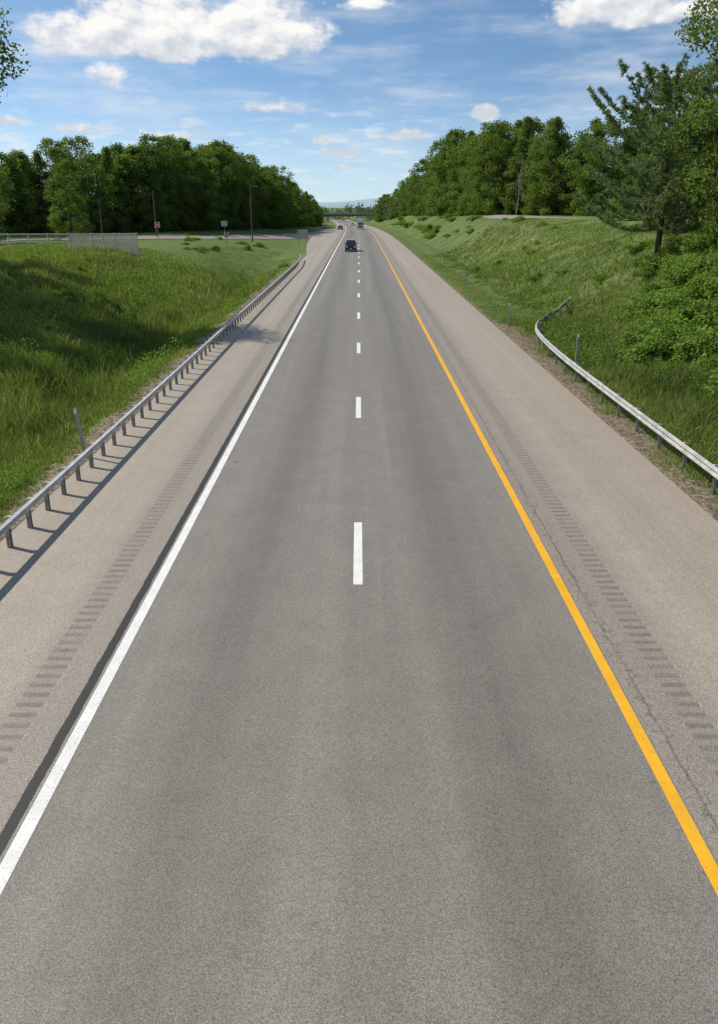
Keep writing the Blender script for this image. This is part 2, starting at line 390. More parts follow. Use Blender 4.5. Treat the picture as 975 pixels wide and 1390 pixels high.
def catmull(pts,step=2.0):
    P=[np.array(p,float) for p in pts]; P=[2*P[0]-P[1]]+P+[2*P[-1]-P[-2]]; out=[]
    for i in range(1,len(P)-2):
        n=max(2,int(np.linalg.norm(P[i+1]-P[i])/step))
        for k in range(n):
            t=k/n; out.append(.5*((2*P[i])+(-P[i-1]+P[i+1])*t+(2*P[i-1]-5*P[i]+4*P[i+1]-P[i+2])*t*t+(-P[i-1]+3*P[i]-3*P[i+1]+P[i+2])*t**3))
    out.append(P[-2]); return np.array(out)
def ribbon(name,pts,widths,mat,zo=.07,nx=7,offset=0.0):
    C=catmull(pts); T=np.gradient(C,axis=0); T/=np.linalg.norm(T,axis=1)[:,None]; N=np.stack([T[:,1],-T[:,0]],1)
    ws=np.interp(np.linspace(0,1,len(C)),np.linspace(0,1,len(widths)),widths)
    V=[];F_=[];uv=[]
    for i in range(len(C)):
        for k in range(nx):
            s=(k/(nx-1)-.5)*ws[i]+offset; p=C[i]+N[i]*s
            V.append((p[0],p[1],hz(p[0],p[1])+zo)); uv.append((s,i*2.0))
    for i in range(len(C)-1):
        for k in range(nx-1):
            a=i*nx+k; F_.append((a,a+1,a+nx+1,a+nx))
    me=mesh_np(name,V,F_,[mat]); ul=me.uv_layers.new(name='UVMap')
    for l in me.loops: ul.data[l.index].uv=uv[l.vertex_index]
    return me
ramp_pts=[(-9.5,290),(-9.6,255),(-11.5,222),(-15,190),(-20,163),(-29,137),(-44,117),(-70,105),(-110,100)]
obj('ramp_road',ribbon('ramp_road',ramp_pts,[4.5,5,6,6,6,6,6],M_SHR),kind='structure',label='pale asphalt on-ramp curving up to the highway',category='road')
gr=np.arange(118,262,3.0); Vg=[];Fg=[]
for i,yv in enumerate(gr):
    wd=7.65+float(np.interp(yv,[118,150,200,262],[.1,2.2,4.0,3.4]))
    for k in range(7):
        u_=-7.66-(wd-7.65)*k/6; X_=u_+float(cx(yv)); Vg.append((X_,yv,max(hz(X_,yv)+.045, float(rz(yv))-.004-.02*k/6)))
for i in range(len(gr)-1):
    for k in range(6):
        a0=i*7+k; Fg.append((a0+1,a0,a0+7,a0+8))
gme=mesh_np('ramp_gore',Vg,Fg,[M_SHR]); ul_=gme.uv_layers.new(name='UVMap')
for l in gme.loops: ul_.data[l.index].uv=(Vg[l.vertex_index][0],Vg[l.vertex_index][1])
obj('ramp_gore_road',gme,kind='structure',label='widened pale asphalt where the ramp joins',category='road')
obj('side_road',ribbon('side_road',[(24.5,150),(26,128),(29.5,110),(37,97),(50,88),(80,82)],[4.5,5.5,5.5,5.5],M_SHR,.09),kind='structure',label='pale asphalt side road on top of the bank',category='road')

# ---------------------------------------------------------------- guardrails
prof=[(0.0,.44),(.012,.452),(.075,.485),(.08,.51),(.02,.56),(.012,.585),(.02,.61),(.08,.66),(.075,.685),(.012,.72),(0.0,.735),(-.008,.73),(.065,.675),(.0,.585),(.065,.495),(-.008,.445)]
gpost=Geo()
gpost.box((0,-.04,.31),(.09,.012,.86)); gpost.box((0,.04,.31),(.09,.012,.86)); gpost.box((0,0,.31),(.012,.068,.86))
ME_POST=gpost.mesh('post',M_POST)
gb=Geo(); gb.box((0,0,.62),(.14,.08,.2)); ME_BLOCK=gb.mesh('spacer_block',M_POST)
def guardrail(path,side,label,spacing=1.905,first=0,pr=prof,mat=None,lift=0.0):
    C=catmull(path,.6); seg=np.linalg.norm(np.diff(C,axis=0),axis=1); L=np.concatenate([[0],np.cumsum(seg)])
    T=np.gradient(C,axis=0); T/=np.linalg.norm(T,axis=1)[:,None]; N=np.stack([T[:,1],-T[:,0]],1)*side
    base=C[0]; bz=hz(*C[0])
    root=obj('guardrail',None,(base[0],base[1],bz),label=label,category='guardrail',group='steel guardrails along the shoulders')
    V=[];Fc=[];n=len(pr)
    G0=np.array([hz(c[0],c[1]) for c in C]); G0=np.convolve(np.pad(G0,4,mode='edge'),np.ones(9)/9,'valid')
    for i in range(len(C)):
        for (pn,pz) in pr:
            p=C[i]+N[i]*(pn+.09); V.append((p[0]-base[0],p[1]-base[1],G0[i]+pz-bz+.02+lift))
    for i in range(len(C)-1):
        for k in range(n):
            Fc.append((i*n+k,i*n+(k+1)%n,(i+1)*n+(k+1)%n,(i+1)*n+k))
    Fc.append(tuple(range(n))); Fc.append(tuple((len(C)-1)*n+k for k in range(n)))
    obj('rail',mesh_np('rail',V,Fc,[mat or M_STEEL]),parent=root)
    s=first
    while s<L[-1]:
        x=np.interp(s,L,C[:,0]); yv=np.interp(s,L,C[:,1]); nx_=np.interp(s,L,N[:,0]); ny_=np.interp(s,L,N[:,1])
        r=math.atan2(ny_,nx_); z=float(np.interp(s,L,G0))-bz+lift
        obj('post',ME_POST,(x-base[0]-nx_*.06,yv-base[1]-ny_*.06,z-.02),parent=root,rot=(0,0,r))
        obj('spacer_block',ME_BLOCK,(x-base[0]+nx_*.045,yv-base[1]+ny_*.045,z+.02),parent=root,rot=(0,0,r))
        s+=spacing
profl=[(n_*.9,.56+(z_-.44)*.60) for (n_,z_) in prof]
guardrail([(-7.32,8.5),(-7.32,20),(-7.34,50),(-7.3,80),(-7.35,95),(-7.9,106)],+1,'long lightened steel guardrail on closely spaced posts beside the verge',spacing=1.05,pr=profl,mat=M_STEEL_LIFT,lift=.04)
guardrail([(8.95,3),(8.95,20),(8.98,30),(9.15,36),(9.6,41),(10.5,45),(12.0,49),(13.6,52.3),(15.0,55)],-1,'grey steel guardrail flaring away from the shoulder at its end',pr=[(n_,.48+(z_-.44)*.88) for (n_,z_) in prof],lift=.04)

# ---------------------------------------------------------------- delineators
def delineator(x,y,h,lean=(0,0),label='thin grey delineator post standing in the verge'):
    root=obj('delineator_post',None,(x,y,hz(x,y)),rot=(lean[0],lean[1],0),label=label,category='roadside post',group='delineator posts along the verge')
    g=Geo(); g.box((0,.012,h/2-.1),(.09,.012,h+.2)); g.box((-.04,-.005,h/2-.1),(.012,.03,h+.2)); g.box((.04,-.005,h/2-.1),(.012,.03,h+.2))
    obj('post',g.mesh('post',M_DEL),parent=root)
    g=Geo(); g.box((0,-.028,h-.09),(.08,.008,.12)); obj('reflector',g.mesh('reflector',M_WSIGN),parent=root)
delineator(-7.85,21.0,1.5,(math.radians(3),math.radians(-5)),'leaning grey delineator post behind the guardrail')
delineator(9.75,34.2,1.65); delineator(9.0,46.5,1.45)
delineator(-8.6,75,1.3); delineator(10.2,75,1.3); 

# ---------------------------------------------------------------- foliage generators
def cards(P,size,tint,name,mat,aspect=(.5,.9),elong=None):
    n=len(P); a=rng.normal(size=(n,3)); a/=np.linalg.norm(a,axis=1)[:,None]
    if elong is not None: a=elong+a*.35; a/=np.linalg.norm(a,axis=1)[:,None]
    c=rng.normal(size=(n,3)); bb=np.cross(a,c); bb/=np.linalg.norm(bb,axis=1)[:,None]
    s=size[:,None]; asp=rng.uniform(*aspect,size=(n,1))
    v=np.stack([P-a*s*.5,P+bb*s*.5*asp+a*s*.05,P+a*s*.5,P-bb*s*.5*asp-a*s*.05],1).reshape(-1,3)
    me=fast_mesh(name,v,np.arange(4*n),np.arange(n)*4,np.full(n,4),mat)
    fattr(me,'tint',np.repeat(tint,4)); return me
def make_tree(seed,h,r,n=9000,leaf=.34,zlow=.12,mat=None,nclump=34,prof=None,rcs=(.20,.40)):
    rs=np.random.default_rng(seed)
    if prof is None: prof=([0,.12,.4,.65,.85,1],[.72,.9,1.0,.82,.5,.12])
    cl=[]
    for i in range(nclump):
        t=(i+rs.uniform(0,1))/nclump; t=min(.97,t)
        rad=r*np.interp(t,*prof); an=rs.uniform(0,6.28); q=rs.uniform(.15,1)**.55
        rc=r*rs.uniform(*rcs)*(1-.3*t)
        z=h*(zlow+(1-zlow)*t); rr_=max(0,rad-rc*.55)*q*rs.uniform(.85,1.15)
        cl.append((math.cos(an)*rr_,math.sin(an)*rr_,min(z,h-rc*.3),rc,rs.uniform(0,1)))
    wts=np.array([c[3]**2 for c in cl]); wts/=wts.sum()
    ci=rs.choice(len(cl),n,p=wts); C=np.array(cl)[ci]
    d=rs.normal(size=(n,3)); d/=np.linalg.norm(d,axis=1)[:,None]
    k=rs.uniform(.4,1.2,size=n)**.75; d[:,2]=d[:,2]*.8+.08
    P=C[:,:3]+d*(C[:,3]*k)[:,None]
    P+=rs.normal(size=P.shape)*.18
    P[:,2]=np.maximum(P[:,2],.05)
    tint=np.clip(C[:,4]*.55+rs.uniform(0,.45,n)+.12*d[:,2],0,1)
    size=rs.uniform(.5,1.35,n)*leaf
    crown=cards(P,size,tint,'crown',mat or M_LEAF)
    g=Geo(); tr=.014*h+.03
    g.tube([(0,0,-.3),(rs.uniform(-.1,.1),0,h*.2),(rs.uniform(-.3,.3),rs.uniform(-.3,.3),h*.5),(rs.uniform(-.3,.3),.1,h*.85)],[tr*1.25,tr,tr*.7,tr*.2],8)
    for c in sorted(cl,key=lambda c:-c[3])[:9]:
        z0=max(h*.12,c[2]-rs.uniform(.1,.2)*h); g.tube([(0,0,z0),(c[0]*.5,c[1]*.5,(z0+c[2])/2+.1),(c[0],c[1],c[2])],[tr*.4,tr*.25,tr*.08],6)
    return g.mesh('trunk',M_BARK,True),crown
def place_tree(proto,x,y,s=1.0,sz=None,label='leafy green broadleaf tree at the edge of a wood',category='tree',group='broadleaf trees in the roadside woods',name='broadleaf_tree',rotz=None,dz=0):
    z=hz(x,y)-.1+dz
    rt=random.uniform(0,6.28) if rotz is None else rotz
    root=obj(name,None,(x,y,z),rot=(0,0,rt),scale=(s,s,sz or s),label=label,category=category,group=group)
    obj('trunk',proto[0],parent=root); obj('crown',proto[1],parent=root); return root
P_ROUND=([0,.12,.4,.65,.85,1],[.75,.9,1.0,.88,.62,.15]); P_POINT=([0,.15,.4,.7,1],[.85,1.0,.8,.45,.05]); P_WIDE=([0,.3,.6,.85,1],[.65,.8,1.0,.8,.3])
specs=[(15,4.3,P_ROUND),(16,3.8,P_POINT),(14,4.6,P_WIDE),(17,4.4,P_ROUND),(15,3.5,P_POINT),(13,4.3,P_ROUND),(16.5,4.5,P_WIDE),(18,3.9,P_POINT),(12,3.8,P_ROUND)]
protos=[make_tree(100+i,h,r,n=13500,prof=pf,nclump=105,zlow=.03,leaf=.27,rcs=(.11,.25)) for i,(h,r,pf) in enumerate(specs)]
under=[make_tree(200+i,5.0,2.8,n=3800,zlow=.02,nclump=26,leaf=.28,rcs=(.2,.4)) for i in range(3)]
def place_line(pts,step,rows,rowdx,hs,side,var=(.70,1.16)):
    C=catmull(pts,1.0); seg=np.linalg.norm(np.diff(C,axis=0),axis=1); L=np.concatenate([[0],np.cumsum(seg)])
    T=np.gradient(C,axis=0); T/=np.linalg.norm(T,axis=1)[:,None]; N=np.stack([T[:,1],-T[:,0]],1)*side
    for r_ in range(-1,rows):
        s=random.uniform(0,step)
        while s<L[-1]:
            i=int(np.searchsorted(L,s)); i=min(i,len(C)-1)
            off=r_*rowdx+random.uniform(-1.8,1.8)
            if r_<0: off=-1.5+random.uniform(-1.3,2.0)
            x=C[i][0]+N[i][0]*off; y=C[i][1]+N[i][1]*off
            s+=step*(1.0 if r_<0 else 1)*random.uniform(.65,1.35)*(1+max(0,y-200)/350)
            sx=screen_x(x,y)
            if sx<-60 or sx>1035 or (r_>0 and y>260): continue
            if r_<0:
                sc=random.uniform(.55,1.35); place_tree(random.choice(under),x,y,sc,sc*random.uniform(.8,1.25),label='low bushy young tree at the edge of a wood',group='young trees at the woodland edge')
            else:
                hh=hs(x,y)*random.uniform(*var)*(1+.04*r_)
                p=random.randrange(len(protos)); sc=hh/specs[p][0]
                place_tree(protos[p],x,y,sc*random.uniform(1.1,1.45),sc)
def hl(x,y): return float(np.interp(y,[100,118,130,145,160,200,250,300,350,440],[12,12,12.5,14,16.3,17.8,15.3,11.8,9.5,9.0]))
place_line([(-84,114),(-70,122),(-54,136),(-42,156),(-34,184),(-28,216),(-24.5,250),(-22,290),(-20,340),(-24,410),(-32,470)],4.3,2,6.0,hl,-1,(.84,1.1))
def hr(x,y): return float(np.interp(y,[90,130,170,230,300,400,520],[12,13.5,16.5,18,15.5,13,10.5]))
place_line([(80,100),(66,106),(50,118),(38,136),(30,156),(27,182),(25,215),(24,260),(23,320),(19,400),(13,480)],4.8,2,6.0,hr,+1,(.74,1.14))

near_l=make_tree(501,20.0,5.6,n=22000,leaf=.22,zlow=.58,nclump=60,prof=([0,.3,.6,1],[.6,1,.95,.3]),rcs=(.15,.32))
place_tree(near_l,-25.4,51,1,label='tall leafy tree with branches reaching over the grassy bank',group='tall trees beside the banks',rotz=0)
near_r=make_tree(502,18.5,5.2,n=36000,leaf=.21,zlow=.04,nclump=100,prof=([0,.12,.4,.7,.9,1],[.75,.95,1.0,1.0,.9,.6]),rcs=(.13,.28))
place_tree(near_r,22.7,46,1,label='tall dense leafy tree standing on the steep bank',group='tall trees beside the banks',rotz=2.2)
place_tree(near_r,25.2,53.5,.92,.95,label='tall dense leafy tree standing behind the pine',group='tall trees beside the banks',rotz=4.2)
mid_r=make_tree(503,9,3.3,n=16000,leaf=.20,zlow=.03,nclump=50,rcs=(.15,.32))
place_tree(mid_r,23.0,58,.85,label='dense medium leafy tree beside the pine on the bank',group='tall trees beside the banks')
place_tree(mid_r,20.0,39.5,.45,label='small dense leafy tree on the bank',group='tall trees beside the banks')
place_tree(protos[2],-48,103,.86,label='dark leafy tree standing behind the fence'); place_tree(protos[0],-40,112,.7,label='leafy tree standing behind the fence')
for (x,y,s_,z_) in [(-34.5,50,.95,1.05),(-35,58,.95,1.1),(-40,67,1.0,1.1),(-30.5,44,.8,.85),(-31.5,52.5,.75,1.0)]:
    place_tree(near_r,x,y,s_,z_,label='tall leafy tree shading the grassy bank',group='tall trees beside the banks')

def make_pine(seed,h,R):
    rs=np.random.default_rng(seed); g=Geo(); PP=[];EE=[];TT=[]
    trunk=[(0,0,-.4),(.1,0,h*.3),(.0,.1,h*.6),(.15,0,h*.98)]; g.tube(trunk,[.22,.18,.12,.03],8)
    z=h*.19
    while z<h*.98:
        t=(z/h-.19)/.79
        Lb=R*(np.interp(t,[0,.2,.5,.8,1],[.8,1.0,.95,.72,.25]))
        nb=rs.integers(5,7); a0=rs.uniform(0,6.28)
        for k in range(nb):
            an=a0+6.28*k/nb+rs.uniform(-.4,.4); L=Lb*rs.uniform(.5,1.25)
            up=np.interp(t,[0,1],[.12,.8])*rs.uniform(.5,1.4)
            pts=[]
            for j in range(6):
                q=j/5; pts.append((math.cos(an)*L*q,math.sin(an)*L*q,z+L*(up*q+.12*q*q-.12*math.sin(3.14*q))))
            g.tube(pts,[.05*(1-.8*j/5)*(1.2-t*.6) for j in range(6)],5)
            ns=int(19*L)
            for _ in range(ns):
                q=rs.uniform(.18,1.03)**.85; i=min(4,int(q*5)); f=q*5-i
                p=np.array(pts[i])*(1-f)+np.array(pts[min(5,i+1)])*f
                side=rs.normal()*.24*L*(1.15-q)*.9; p=p+np.array([-math.sin(an)*side,math.cos(an)*side,abs(side)*.12+rs.normal()*.04])
                tuft=rs.uniform(0,1)
                m=13; e=rs.normal(size=(m,3))*.7+np.array([math.cos(an),math.sin(an),.75]); e/=np.linalg.norm(e,axis=1)[:,None]
                PP.append(p+e*.13); EE.append(e); TT+=list(np.clip(tuft*.7+rs.uniform(0,.3,m),0,1))
        z+=rs.uniform(.6,.85)
    P=np.concatenate(PP); E=np.concatenate(EE); n=len(P)
    crown=cards(P,rs.uniform(.22,.38,n),np.array(TT),'crown',M_PINE,aspect=(.11,.22),elong=E)
    return g.mesh('trunk',M_BARK,True),crown
pine=make_pine(14,10.4,5.0)
place_tree(pine,19.6,52.5,1,label='tall pine with long open branches at the top of the bank',category='pine tree',group='pines on the bank',name='pine_tree',rotz=.6)
pine2=make_pine(12,9.0,3.4)
place_tree(pine2,27,64,1,label='smaller pine beside the broadleaf trees',category='pine tree',group='pines on the bank',name='pine_tree')
g=Geo(); rs=random.Random(5)
g.tube([(0,0,-.3),(.1,0,4),(-.2,.1,8),(.2,0,12.5)],[.12,.09,.06,.015],7)
for i in range(16):
    z=3.5+i*.52; an=rs.uniform(0,6.28); L=rs.uniform(1,2.6)*(1.2-z/16)
    p1=(math.cos(an)*L*.5,math.sin(an)*L*.5,z+L*.35); p2=(math.cos(an)*L,math.sin(an)*L,z+L*1.0); g.tube([(0,0,z),p1,p2],[.05,.035,.012],5)
    g.tube([p1,(p1[0]+rs.uniform(-.6,.6),p1[1]+rs.uniform(-.6,.6),p1[2]+1.0)],[.03,.008],4)
dm=g.mesh('trunk',M_DEADB)
dt=obj('dead_tree',None,(28.3,146,hz(28.3,146)),rot=(0,.05,0),scale=(.85,.85,.78),label='bare bleached dead tree at the woodland edge',category='dead tree'); obj('trunk',dm,parent=dt)

def make_shrub(seed,r,h,n,leaf):
    rs=np.random.default_rng(seed); cl=[]
    for i in range(16):
        an=rs.uniform(0,6.28); q=rs.uniform(0,.95); cl.append((math.cos(an)*r*q,math.sin(an)*r*q,h*rs.uniform(.15,.75)*(1.1-q*.6),r*rs.uniform(.18,.4),rs.uniform()))
    ci=rs.integers(0,16,n); C=np.array(cl)[ci]; d=rs.normal(size=(n,3)); d/=np.linalg.norm(d,axis=1)[:,None]
    P=C[:,:3]+d*(C[:,3]*rs.uniform(.4,1.25,n))[:,None]; P[:,2]=np.abs(P[:,2])
    return cards(P,rs.uniform(.6,1.4,n)*leaf,np.clip(C[:,4]*.5+rs.uniform(0,.5,n),0,1),'shrub',M_LEAFB,aspect=(.5,.9))
shr=[make_shrub(i,1.4,1.4,3000,.135) for i in range(6)]
def shrub(x,y,s,label='bright green leafy shrub growing on the grassy bank'):
    obj('shrub',random.choice(shr),(x,y,hz(x,y)-.1),rot=(0,0,random.uniform(0,6.28)),scale=(s*random.uniform(.9,1.4),s*random.uniform(.9,1.4),s*random.uniform(.6,1.1)),label=label,category='shrub',group='shrubs on the banks')
c_=0
while c_<80:
    y=random.uniform(20,52); x=random.uniform(13.2,21.8)
    if x<.39*y-1.0 or x>.5*y+4: continue
    shrub(x,y,random.uniform(.5,1.2)); c_+=1
for i in range(18):
    y=random.uniform(48,150); x=random.uniform(18,23.5); shrub(x,y,random.uniform(.25,.75))
for i in range(12):
    y=random.uniform(42,95); x=random.uniform(12.5,18); shrub(x,y,random.uniform(.3,.6))
for i in range(24):
    y=random.uniform(150,340); x=random.uniform(15,24)+float(cx(y)); shrub(x,y,random.uniform(.5,1.6))
for i in range(30):
    y=random.uniform(30,84); x=random.uniform(-34,-12); shrub(x,y,random.uniform(.25,.55))
for i in range(14):
    y=random.uniform(104,150); x=random.uniform(-34,-13)
    shrub(x,y,random.uniform(.3,.7),'small green shrub on the grass beside the ramp')
for (x,y) in [(-8.9,96),(-9.6,92),(-9.2,99),(-10.2,88)]: shrub(x,y,.5)
yt=make_tree(77,2.6,1.0,n=1500,leaf=.16,zlow=.1,nclump=12,mat=M_LEAFB)
place_tree(yt,25.5,81,1,label='small young tree near the side road',group='young trees')

# ---------------------------------------------------------------- far woods
n=30000
rs=np.random.default_rng(3)
ky=rs.uniform(640,1000,700); kx=rs.uniform(-420,420,700)
cs=np.stack([kx,ky,height(kx,ky)+rs.uniform(1,6.5,700),rs.uniform(4,6.0,700),rs.uniform(0,1,700)],1)
ci=rs.integers(0,700,n); d=rs.normal(size=(n,3)); d/=np.linalg.norm(d,axis=1)[:,None]
P=cs[ci,:3]+d*(cs[ci,3]*rs.uniform(.6,1.05,n))[:,None]
fm=cards(P,rs.uniform(1.2,2.4,n),np.clip(cs[ci,4]*.7+rs.uniform(0,.3,n),0,1),'far_woodland',M_FAR)
obj('far_woodland',fm,kind='stuff',label='distant low belt of green woodland on the horizon',category='woodland')
n=30000; m=300
side=rs.choice([-1,1],m); ky=rs.uniform(360,700,m); off=np.where(side<0,rs.uniform(22,110,m),rs.uniform(17,100,m)); kx=cx(ky)+side*off
cs=np.stack([kx,ky,height(kx,ky)+rs.uniform(2,7.5,m),rs.uniform(3,4.5,m),rs.uniform(0,1,m)],1)
ci=rs.integers(0,m,n); d=rs.normal(size=(n,3)); d/=np.linalg.norm(d,axis=1)[:,None]
P=cs[ci,:3]+d*(cs[ci,3]*rs.uniform(.6,1.05,n))[:,None]
obj('far_woodland',cards(P,rs.uniform(.7,1.4,n),np.clip(cs[ci,4]*.7+rs.uniform(0,.3,n),0,1),'far_woodland',M_FAR),kind='stuff',label='distant roadside woodland near the overpass',category='woodland')
M_HILL=simple_mat('haze_tinted_hill',(0.30,0.38,0.44),1,0,.08,.002,spec=0)  # distance haze is mixed into the hill colour
V=[];Fh=[]
xs_=np.linspace(-4500,4500,120)
for i,x in enumerate(xs_):
    hgt=20+18*math.sin(x*.0011+1.0)+10*math.sin(x*.0031+.5)+6*math.sin(x*.011)
    V+=[(x,4300,-20),(x,4700,max(15,hgt)),(x,5400,-20)]
for i in range(119):
    for k in range(2): a0=i*3+k; Fh.append((a0,a0+3,a0+4,a0+1))
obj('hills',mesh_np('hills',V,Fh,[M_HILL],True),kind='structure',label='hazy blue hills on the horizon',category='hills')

# ---------------------------------------------------------------- grass
def gheight(u,Y):
    a=np.abs(u)
    l=np.interp(a,[8.2,9.2,10.2,11.5,13.5,16,40],[.08,.2,.42,.9,.85,.5,.45])
    l=np.where(Y>85,np.interp(Y,[85,100],[.35,.12]),l)
    r=np.where(Y<50,np.interp(a,[8.9,9.6,11.5,14,20,24],[.1,.25,.65,.55,.35,.2]),np.interp(a,[8.2,12,13.5,15,20,23],[.09,.12,.34,.32,.22,.12]))
    return np.where(u<0,l,r)
def grass(side,N):
    Yr=12*(125/12)**rng.uniform(size=N)
    lo=8.1; hi=.50*Yr+5
    a=lo+(hi-lo)*rng.uniform(size=N); a=np.minimum(a,44); u=a*side
    lump=np.sin(u*1.7+2*np.sin(Yr*.6))+np.sin(Yr*1.1+u*.4)+rng.normal(size=N)*.6
    edge=np.where((side<0)&(Yr<108),smooth(8.0,9.4,a+.35*lump),smooth(8.6,10.0,a+.3*lump*(Yr<48)+.6*(Yr>48))); 
    keep=(rng.uniform(size=N)<edge+.04)
    if side<0: keep&=~((Yr>98)&(a>20))&~((Yr>112)&(a<12))
    else: keep&=~((Yr>78)&(a>25))&(a>8.4)
    gp=np.exp(-(((u-9.9)/1.3)**2+((Yr-42)/5)**2)); keep&=rng.uniform(size=N)>gp*.92
    u,Yr,lump=u[keep],Yr[keep],lump[keep]; n=len(u)
    K=7; X=np.repeat(u+cx(Yr),K); Y=np.repeat(Yr,K); U=np.repeat(u,K)
    spread=np.repeat(.05+.0024*Yr,K); X=X+rng.normal(size=n*K)*spread; Y=Y+rng.normal(size=n*K)*spread
    hgt=gheight(U,Y)*np.repeat(rng.uniform(.5,1.3,n),K)*rng.uniform(.5,1.15,n*K)*(1+.32*np.repeat(lump,K)*.6)
    hgt=np.maximum(hgt,.05)
    wd=(.006+.00032*Y)*rng.uniform(.7,1.3,n*K)
    Z=height(X,Y)-.02
    an=rng.uniform(0,6.28,n*K); wx,wy=np.cos(an)*wd,np.sin(an)*wd
    la=rng.uniform(0,6.28,n*K); ln=hgt*rng.uniform(.1,.7,n*K); lx,ly=np.cos(la)*ln,np.sin(la)*ln
    v=np.stack([np.stack([X-wx,Y-wy,Z],1),np.stack([X+wx,Y+wy,Z],1),
      np.stack([X+wx*.8+lx*.35,Y+wy*.8+ly*.35,Z+hgt*.6],1),np.stack([X-wx*.8+lx*.35,Y-wy*.8+ly*.35,Z+hgt*.6],1),
      np.stack([X+lx,Y+ly,Z+hgt],1)],1).reshape(-1,3)
    m=n*K; b5=np.arange(m)*5
    loops=np.stack([b5,b5+1,b5+2,b5+3,b5+3,b5+2,b5+4],1).ravel()
    starts=np.stack([np.arange(m)*7,np.arange(m)*7+4],1).ravel(); tot=np.tile([4,3],m)
    me=fast_mesh('grass',v,loops,starts,tot,M_GRASS)
    t=.42+.2*np.sin(U*.5+Y*.13)+.15*np.sin(Y*.33-U*.8)+np.repeat(rng.uniform(-.32,.32,n)+.08*lump,K)+rng.uniform(-.1,.1,m)
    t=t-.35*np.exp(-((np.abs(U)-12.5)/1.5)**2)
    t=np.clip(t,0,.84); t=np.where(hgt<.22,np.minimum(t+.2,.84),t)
    stt=rng.uniform(size=m)<(.04+.10*(np.sin(U*.45+1.5*np.sin(Y*.11))>.5)); t=np.where(stt,1.0,t)
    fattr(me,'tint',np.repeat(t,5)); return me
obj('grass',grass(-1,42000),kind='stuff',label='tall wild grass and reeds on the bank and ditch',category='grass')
obj('grass',grass(1,42000),kind='stuff',label='wild grass and weeds covering the steep bank',category='grass')
def weeds(side,NC,K):
    Yr=14*(90/14)**rng.uniform(size=NC); a=9.0+(.5*Yr+5-9.0)*rng.uniform(size=NC); u=side*a
    if side<0: k=(a<36)
    else: k=(a<24)&~((a<13)&(Yr>48))&(a>10)&~((Yr>50)&(rng.uniform(size=NC)<.5))
    pat=np.sin(u*.6+1.2*np.sin(Yr*.17))+np.sin(Yr*.29+u*.25); k&=pat+rng.normal(size=NC)*.6>.1
    u,Yr=u[k],Yr[k]; n=len(u); s=np.repeat(rng.uniform(.15,.5,n)*(1+Yr*.006),K)
    d=rng.normal(size=(n*K,3)); d/=np.linalg.norm(d,axis=1)[:,None]; d[:,2]=np.abs(d[:,2])
    X=np.repeat(u+cx(Yr),K)+d[:,0]*s; Y=np.repeat(Yr,K)+d[:,1]*s; Z=height(X,Y)+d[:,2]*s*1.7+.04
    sz=(.045+.0012*Y)*rng.uniform(.6,1.4,n*K)
    return cards(np.stack([X,Y,Z],1),sz,np.clip(np.repeat(rng.uniform(0,.7,n),K)+rng.uniform(0,.3,n*K),0,1),'weeds',M_LEAFB,aspect=(.35,.8))
obj('weeds',weeds(-1,5500,30),kind='stuff',label='low leafy weeds among the grass on the bank',category='weeds')
obj('weeds',weeds(1,7500,30),kind='stuff',label='leafy weeds and vines over the steep bank',category='weeds')

# ---------------------------------------------------------------- fence
def fence_mat(name,colr,fill):
    m,nt=nt_new(name); b=NB(nt); tc=b.n('ShaderNodeTexCoord'); x,y,z=b.sep(tc.outputs['Object'])
    def fr(v): 
        f=b.math('FRACT',b.math('MULTIPLY',v,9.0)); return b.math('LESS_THAN',f,fill)
    f=b.math('MAXIMUM',fr(b.math('ADD',x,z)),fr(b.math('SUBTRACT',x,z)))
    t=b.n('ShaderNodeBsdfTransparent'); mx=b.n('ShaderNodeMixShader'); nt.links.new(f,mx.inputs[0]); nt.links.new(t.outputs[0],mx.inputs[1])
    nt.links.new(b.bsdf(colr,.5,.0),mx.inputs[2]); b.out(mx.outputs[0]); return m
M_CL=fence_mat('chain_link_wire',(.55,.48,.38),.17)
M_SLAT=foliage_mat('pale_fence_slats',(.78,.76,.70),(.78,.76,.70),(.78,.76,.70),trans=.4,ttint=(1,1,1))
def fence(x0,y0,x1,y1,h,label,slats):
    L=math.hypot(x1-x0,y1-y0); r=math.atan2(y1-y0,x1-x0); z0=max(hz(x0,y0),hz(x1,y1))-.5
    root=obj('chain_link_fence',None,(x0,y0,z0),rot=(0,0,r),label=label,category='fence',group='chain link fences on the bank')
    n=max(2,int(L/2.0)); pg=Geo(); pg.tube([(0,0,-.9),(0,0,h+.1)],[.06,.06],8); pm=pg.mesh('post',M_STEEL_LIFT)
    for i in range(n+1): obj('post',pm,(L*i/n,0,0),parent=root)
    g=Geo(); g.tube([(0,0,h),(L,0,h)],[.04,.04],6); g.tube([(0,0,.08),(L,0,.08)],[.015,.015],6); obj('rail',g.mesh('rail',M_STEEL_LIFT),parent=root)
    if slats:
        g=Geo(); k=int(L/.15)
        for i in range(k): g.box((i*.15+.08,.05,h/2),(.105,.01,h-.1))
        obj('privacy_slats',g.mesh('privacy_slats',M_SLAT),parent=root)
    obj('wire_mesh',mesh_np('wire_mesh',[(0,-.07,0.02),(L,-.07,0.02),(L,-.07,h),(0,-.07,h)],[(0,1,2,3)],[M_CL]),parent=root)
fence(-60,84,-31.2,86,2.3,'tall grey chain link fence along the top of the bank',False)
fence(-31.0,86,-24.2,87.5,2.3,'chain link fence section filled with pale slats',True)

